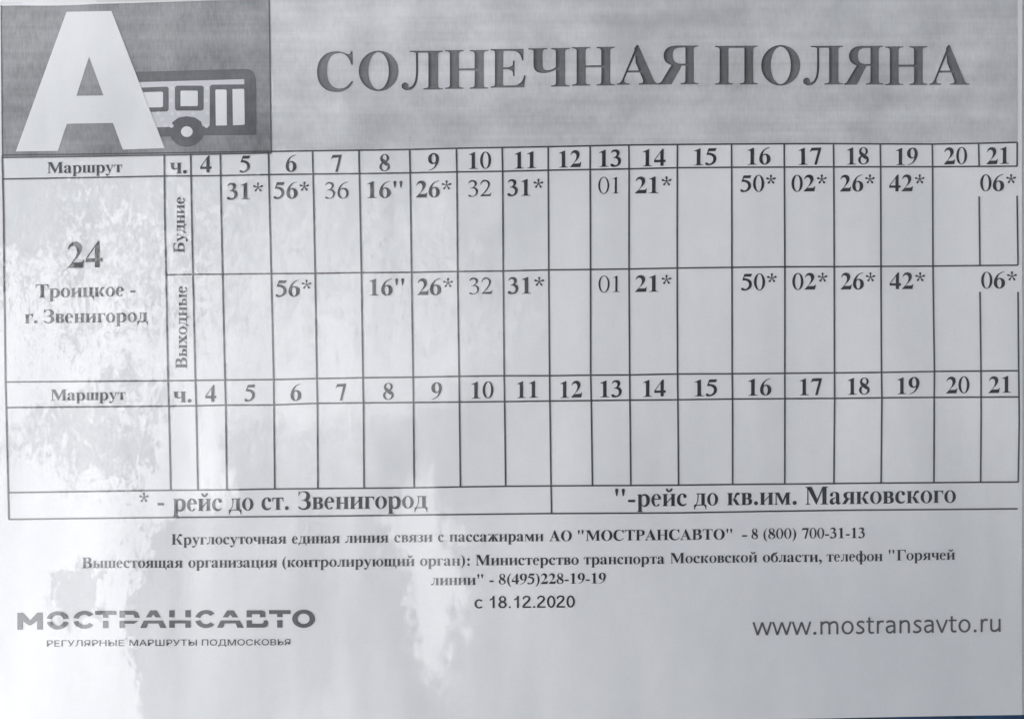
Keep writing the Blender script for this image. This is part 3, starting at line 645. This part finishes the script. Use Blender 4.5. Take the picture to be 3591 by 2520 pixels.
for s, a, b, y0_, y1_ in (('РЕГУЛЯРНЫЕ',163.3,434,2266,2264),('МАРШРУТЫ',453.4,690.3,2263.5,2262),('ПОДМОСКОВЬЯ',708,1018.5,2261.5,2260)):
    sans('slogan_text', s, a, b, y0_, 21.5, sheet, yb1=y1_)

# wordmark of wide split letters
wm = bpy.data.objects.new('operator_wordmark', None); COL.objects.link(wm); wm.parent = sheet
def arc(cx, cy, rx, ry, ix, iy, a0, a1, n=16):
    A = [math.radians(a0 + (a1 - a0) * i / n) for i in range(n + 1)]
    return [(cx + rx*math.cos(a), cy - ry*math.sin(a)) for a in A] + [(cx + ix*math.cos(a), cy - iy*math.sin(a)) for a in reversed(A)]
def wl(a, b, yt, yb, kind):
    w = b - a; h = yb - yt; m0, m1 = yt + .40*h, yt + .58*h; t = 18.5; q = 13.5; F = Flat(3); c = (a + b) / 2; cy = (yt + yb) / 2
    X = lambda u: a + u * w
    if kind == 'М': P = [[(a,yb),(a,yt),(a+t,yt),(c,yt+.46*h),(b-t,yt),(b,yt),(b,yb),(b-t,yb),(b-t,yt+.48*h),(c+4,yt+.74*h),(c-4,yt+.74*h),(a+t,yt+.48*h),(a+t,yb)]]
    elif kind == 'О': P = [arc(c,cy,w/2,h/2,w/2-t,h/2-q,12,168), arc(c,cy,w/2,h/2,w/2-t,h/2-q,192,348)]
    elif kind == 'o': P = None; pts, tr = fill([[ (c+w/2*math.cos(k), cy+h/2*math.sin(k)) for k in np.linspace(0,2*math.pi,33)[:-1]], [(c+(w/2-t)*math.cos(k), cy+(h/2-q)*math.sin(k)) for k in np.linspace(0,2*math.pi,33)[:-1]]], 90); F.tri(pts, tr)
    elif kind == 'С': P = [arc(c+2,cy,w/2+2,h/2,w/2-t+2,h/2-q,38,168), arc(c+2,cy,w/2+2,h/2,w/2-t+2,h/2-q,192,322)]
    elif kind == 'Т': P = [[(a,yt),(b,yt),(b,yt+q),(c+t/2,yt+q),(c+t/2,m0),(c-t/2,m0),(c-t/2,yt+q),(a,yt+q)], [(c-t/2,m1),(c+t/2,m1),(c+t/2,yb),(c-t/2,yb)]]
    elif kind == 'Р': P = [[(a,m0),(a,yt),(X(.75),yt),(X(.9),yt+.1*h),(b,m0),(b-t,m0),(X(.68),yt+q),(a+t,yt+q),(a+t,m0)], [(a,m1),(X(.93),m1),(X(.72),m1+.17*h),(a+t,m1+.17*h),(a+t,yb),(a,yb)]]
    elif kind == 'А': P = [[(X(.215),m0),(c-11,yt),(c+11,yt),(X(.785),m0),(X(.585),m0),(c,yt+.24*h),(X(.415),m0)], [(a,yb),(X(.14),m1),(X(.86),m1),(b,yb),(b-t-3,yb),(X(.70),m1+.17*h),(X(.30),m1+.17*h),(a+t+3,yb)]]
    elif kind == 'Н': P = [[(a,yt),(a+t,yt),(a+t,m0),(a,m0)], [(b-t,yt),(b,yt),(b,m0),(b-t,m0)], [(a,m1),(b,m1),(b,yb),(b-t,yb),(b-t,m1+.17*h),(a+t,m1+.17*h),(a+t,yb),(a,yb)]]
    elif kind == 'В': P = [[(a,m0),(a,yt),(X(.72),yt),(X(.87),yt+.1*h),(X(.87),m0),(X(.60),m0),(X(.63),yt+q+3),(X(.58),yt+q),(a+t,yt+q),(a+t,m0)], [(a,m1),(a+t,m1),(a+t,yb-q),(X(.72),yb-q),(X(.80),m1+6),(X(.77),m1),(X(.95),m1),(b,yt+.75*h),(X(.95),yb-4),(X(.82),yb),(a,yb)]]
    if P:
        for p in P:
            pts, tr = fill([p], 90); F.tri(pts, tr)
    F.build('letter', MAT['title2'], wm)
MAT['title2'] = printed('wordmark_toner', toner(0.085, 0.04, 0.9))
for k_, a, b, yt, yb in (('М',60.6,148,2147,2206.5),('О',162.5,240.4,2142,2206),('С',255.6,329.8,2141,2203.5),('Т',331.9,405.8,2141,2201.5),('Р',418,489.5,2141,2201),('А',490.8,583.3,2139,2200.5),('Н',593,668.4,2138.5,2199.5),('С',684,756.4,2137.5,2200.5),('А',761,854.4,2138.5,2199),('В',865,940.7,2138,2198.5),('Т',943.8,1019,2137.5,2198.5),('o',1025,1104.5,2136,2199.5)):
    wl(a, b, yt, yb, k_)

# laminate margin past the right edge of the paper
def plain(name, col, rough=0.6, n=None, spec=0.5):
    m = bpy.data.materials.new(name); m.use_nodes = True; N = NT(m.node_tree); b = m.node_tree.nodes['Principled BSDF']
    b.inputs['Roughness'].default_value = rough; b.inputs['Specular IOR Level'].default_value = spec
    if n:
        tc = N.n('ShaderNodeTexCoord').outputs['Object']; q = N.noise(tc, n[0], 5, .6).outputs[0]
        N.set(b.inputs['Base Color'], N.mix(N.ss(q, .3, .7), tuple(c * (1 - n[1]) for c in col) + (1,), tuple(min(1, c * (1 + n[1])) for c in col) + (1,)))
    else: b.inputs['Base Color'].default_value = tuple(col) + (1,)
    return m
v, f = grid_sheet(3585.5, 3640, lambda x: PY0, lambda x: 2505.0, 2, 84, -2e-4, 0.0003)
link('laminate_margin', v, f, printed('laminate_margin', toner(0.52, 0.02, 0.2, (1.0, 0.99, 0.97))), sheet)

# ------------------------------------------------------------------ blue board; unseen walls, roof, snowy slope and spruces added to shape the light
def box(name, x0, x1, y0, y1, z0, z1, mat, parent=None, bev=0.0):
    v = [(x, y, z) for z in (z0, z1) for y in (y0, y1) for x in (x0, x1)]
    f = [(0,2,3,1),(4,5,7,6),(0,1,5,4),(2,6,7,3),(0,4,6,2),(1,3,7,5)]
    return link(name, v, f, mat, parent)
board = box('notice_board', -0.30, 0.265, 0.0022, 0.022, HZ - 0.42, HZ + 0.24, plain('blue_painted_board', (0.012, 0.045, 0.105), 0.45, (160.0, 0.35)))
board['label'] = 'dark blue painted board showing below the sheet'; board['category'] = 'notice board'
def structure(o): o['kind'] = 'structure'; return o
wall_grey = plain('wall_grey', (0.16, 0.18, 0.21), 0.8, (3.0, 0.2))  # bluish grey, so light bounced off the added walls turns cool
structure(box('back_wall', -1.8, 1.5, 0.023, 0.12, 0.0, 2.5, wall_grey))
structure(box('side_light_blocker', 0.27, 0.37, -1.2, 0.0228, 0.121, 2.5, wall_grey))  # unseen, added to cut the light from the right
structure(box('front_light_blocker', -0.35, 0.65, -1.3, -1.203, 0.121, 2.5, wall_grey))  # unseen, added to darken reflections and leave a bright opening at left
structure(box('floor_light_blocker', -1.8, 1.5, -1.9, 0.0225, 0.001, 0.12, wall_grey))  # unseen dark slab, added to cut light from below
structure(box('top_light_blocker', -1.8, 1.5, -1.7, 0.2, 2.504, 2.6, wall_grey))  # unseen, added to keep sun and sky light off the sheet
gv = []; gf = []; n = 60; random.seed(2)
def ground_z(x, y):  # unseen slope, raised so the laminate mirrors bright snow above the horizon
    return 0.13 * max(0, -y - 9) if y > -60 else 0.13 * 51 + 0.04 * (-60 - y)
for j in range(n + 1):
    for i in range(n + 1):
        y = 40 - 340 * (j / n); x = -200 + 400 * i / n
        gv.append((x, y, ground_z(x, y) - 0.002))
for j in range(n):
    for i in range(n):
        a = j * (n + 1) + i; gf.append((a, a + n + 1, a + n + 2, a + 1))
structure(link('snowy_ground', gv, gf, plain('snow', (0.82, 0.83, 0.85), 0.9, (0.6, 0.06))))
fv = []; ff = []
for k in range(420):             # unseen dark trees, added so the upper laminate mirrors no glare
    x = random.uniform(-70, 40); y = random.uniform(-75, -55); hgt = random.uniform(9, 15); zb = ground_z(x, y); w = hgt * 0.2
    for q in range(7):
        b = len(fv); zz = zb + hgt * (0.05 + 0.125 * q); rr = w * (1 - q / 7.2); m_ = 9
        fv += [(x + rr * random.uniform(.7, 1.15) * math.cos(2*math.pi*t/m_ + q), y + rr * random.uniform(.7, 1.15) * math.sin(2*math.pi*t/m_ + q), zz) for t in range(m_)] + [(x, y, zz + hgt * .22)]
        ff += [(b + t, b + (t + 1) % m_, b + m_) for t in range(m_)]
wood = link('added_spruces', fv, ff, plain('spruce_needles', (0.03, 0.05, 0.035), 0.8, (2.0, .3)))
wood['kind'] = 'stuff'; wood['label'] = 'unseen dark spruces added behind the camera, mirrored dark in the laminate'; wood['category'] = 'wood'
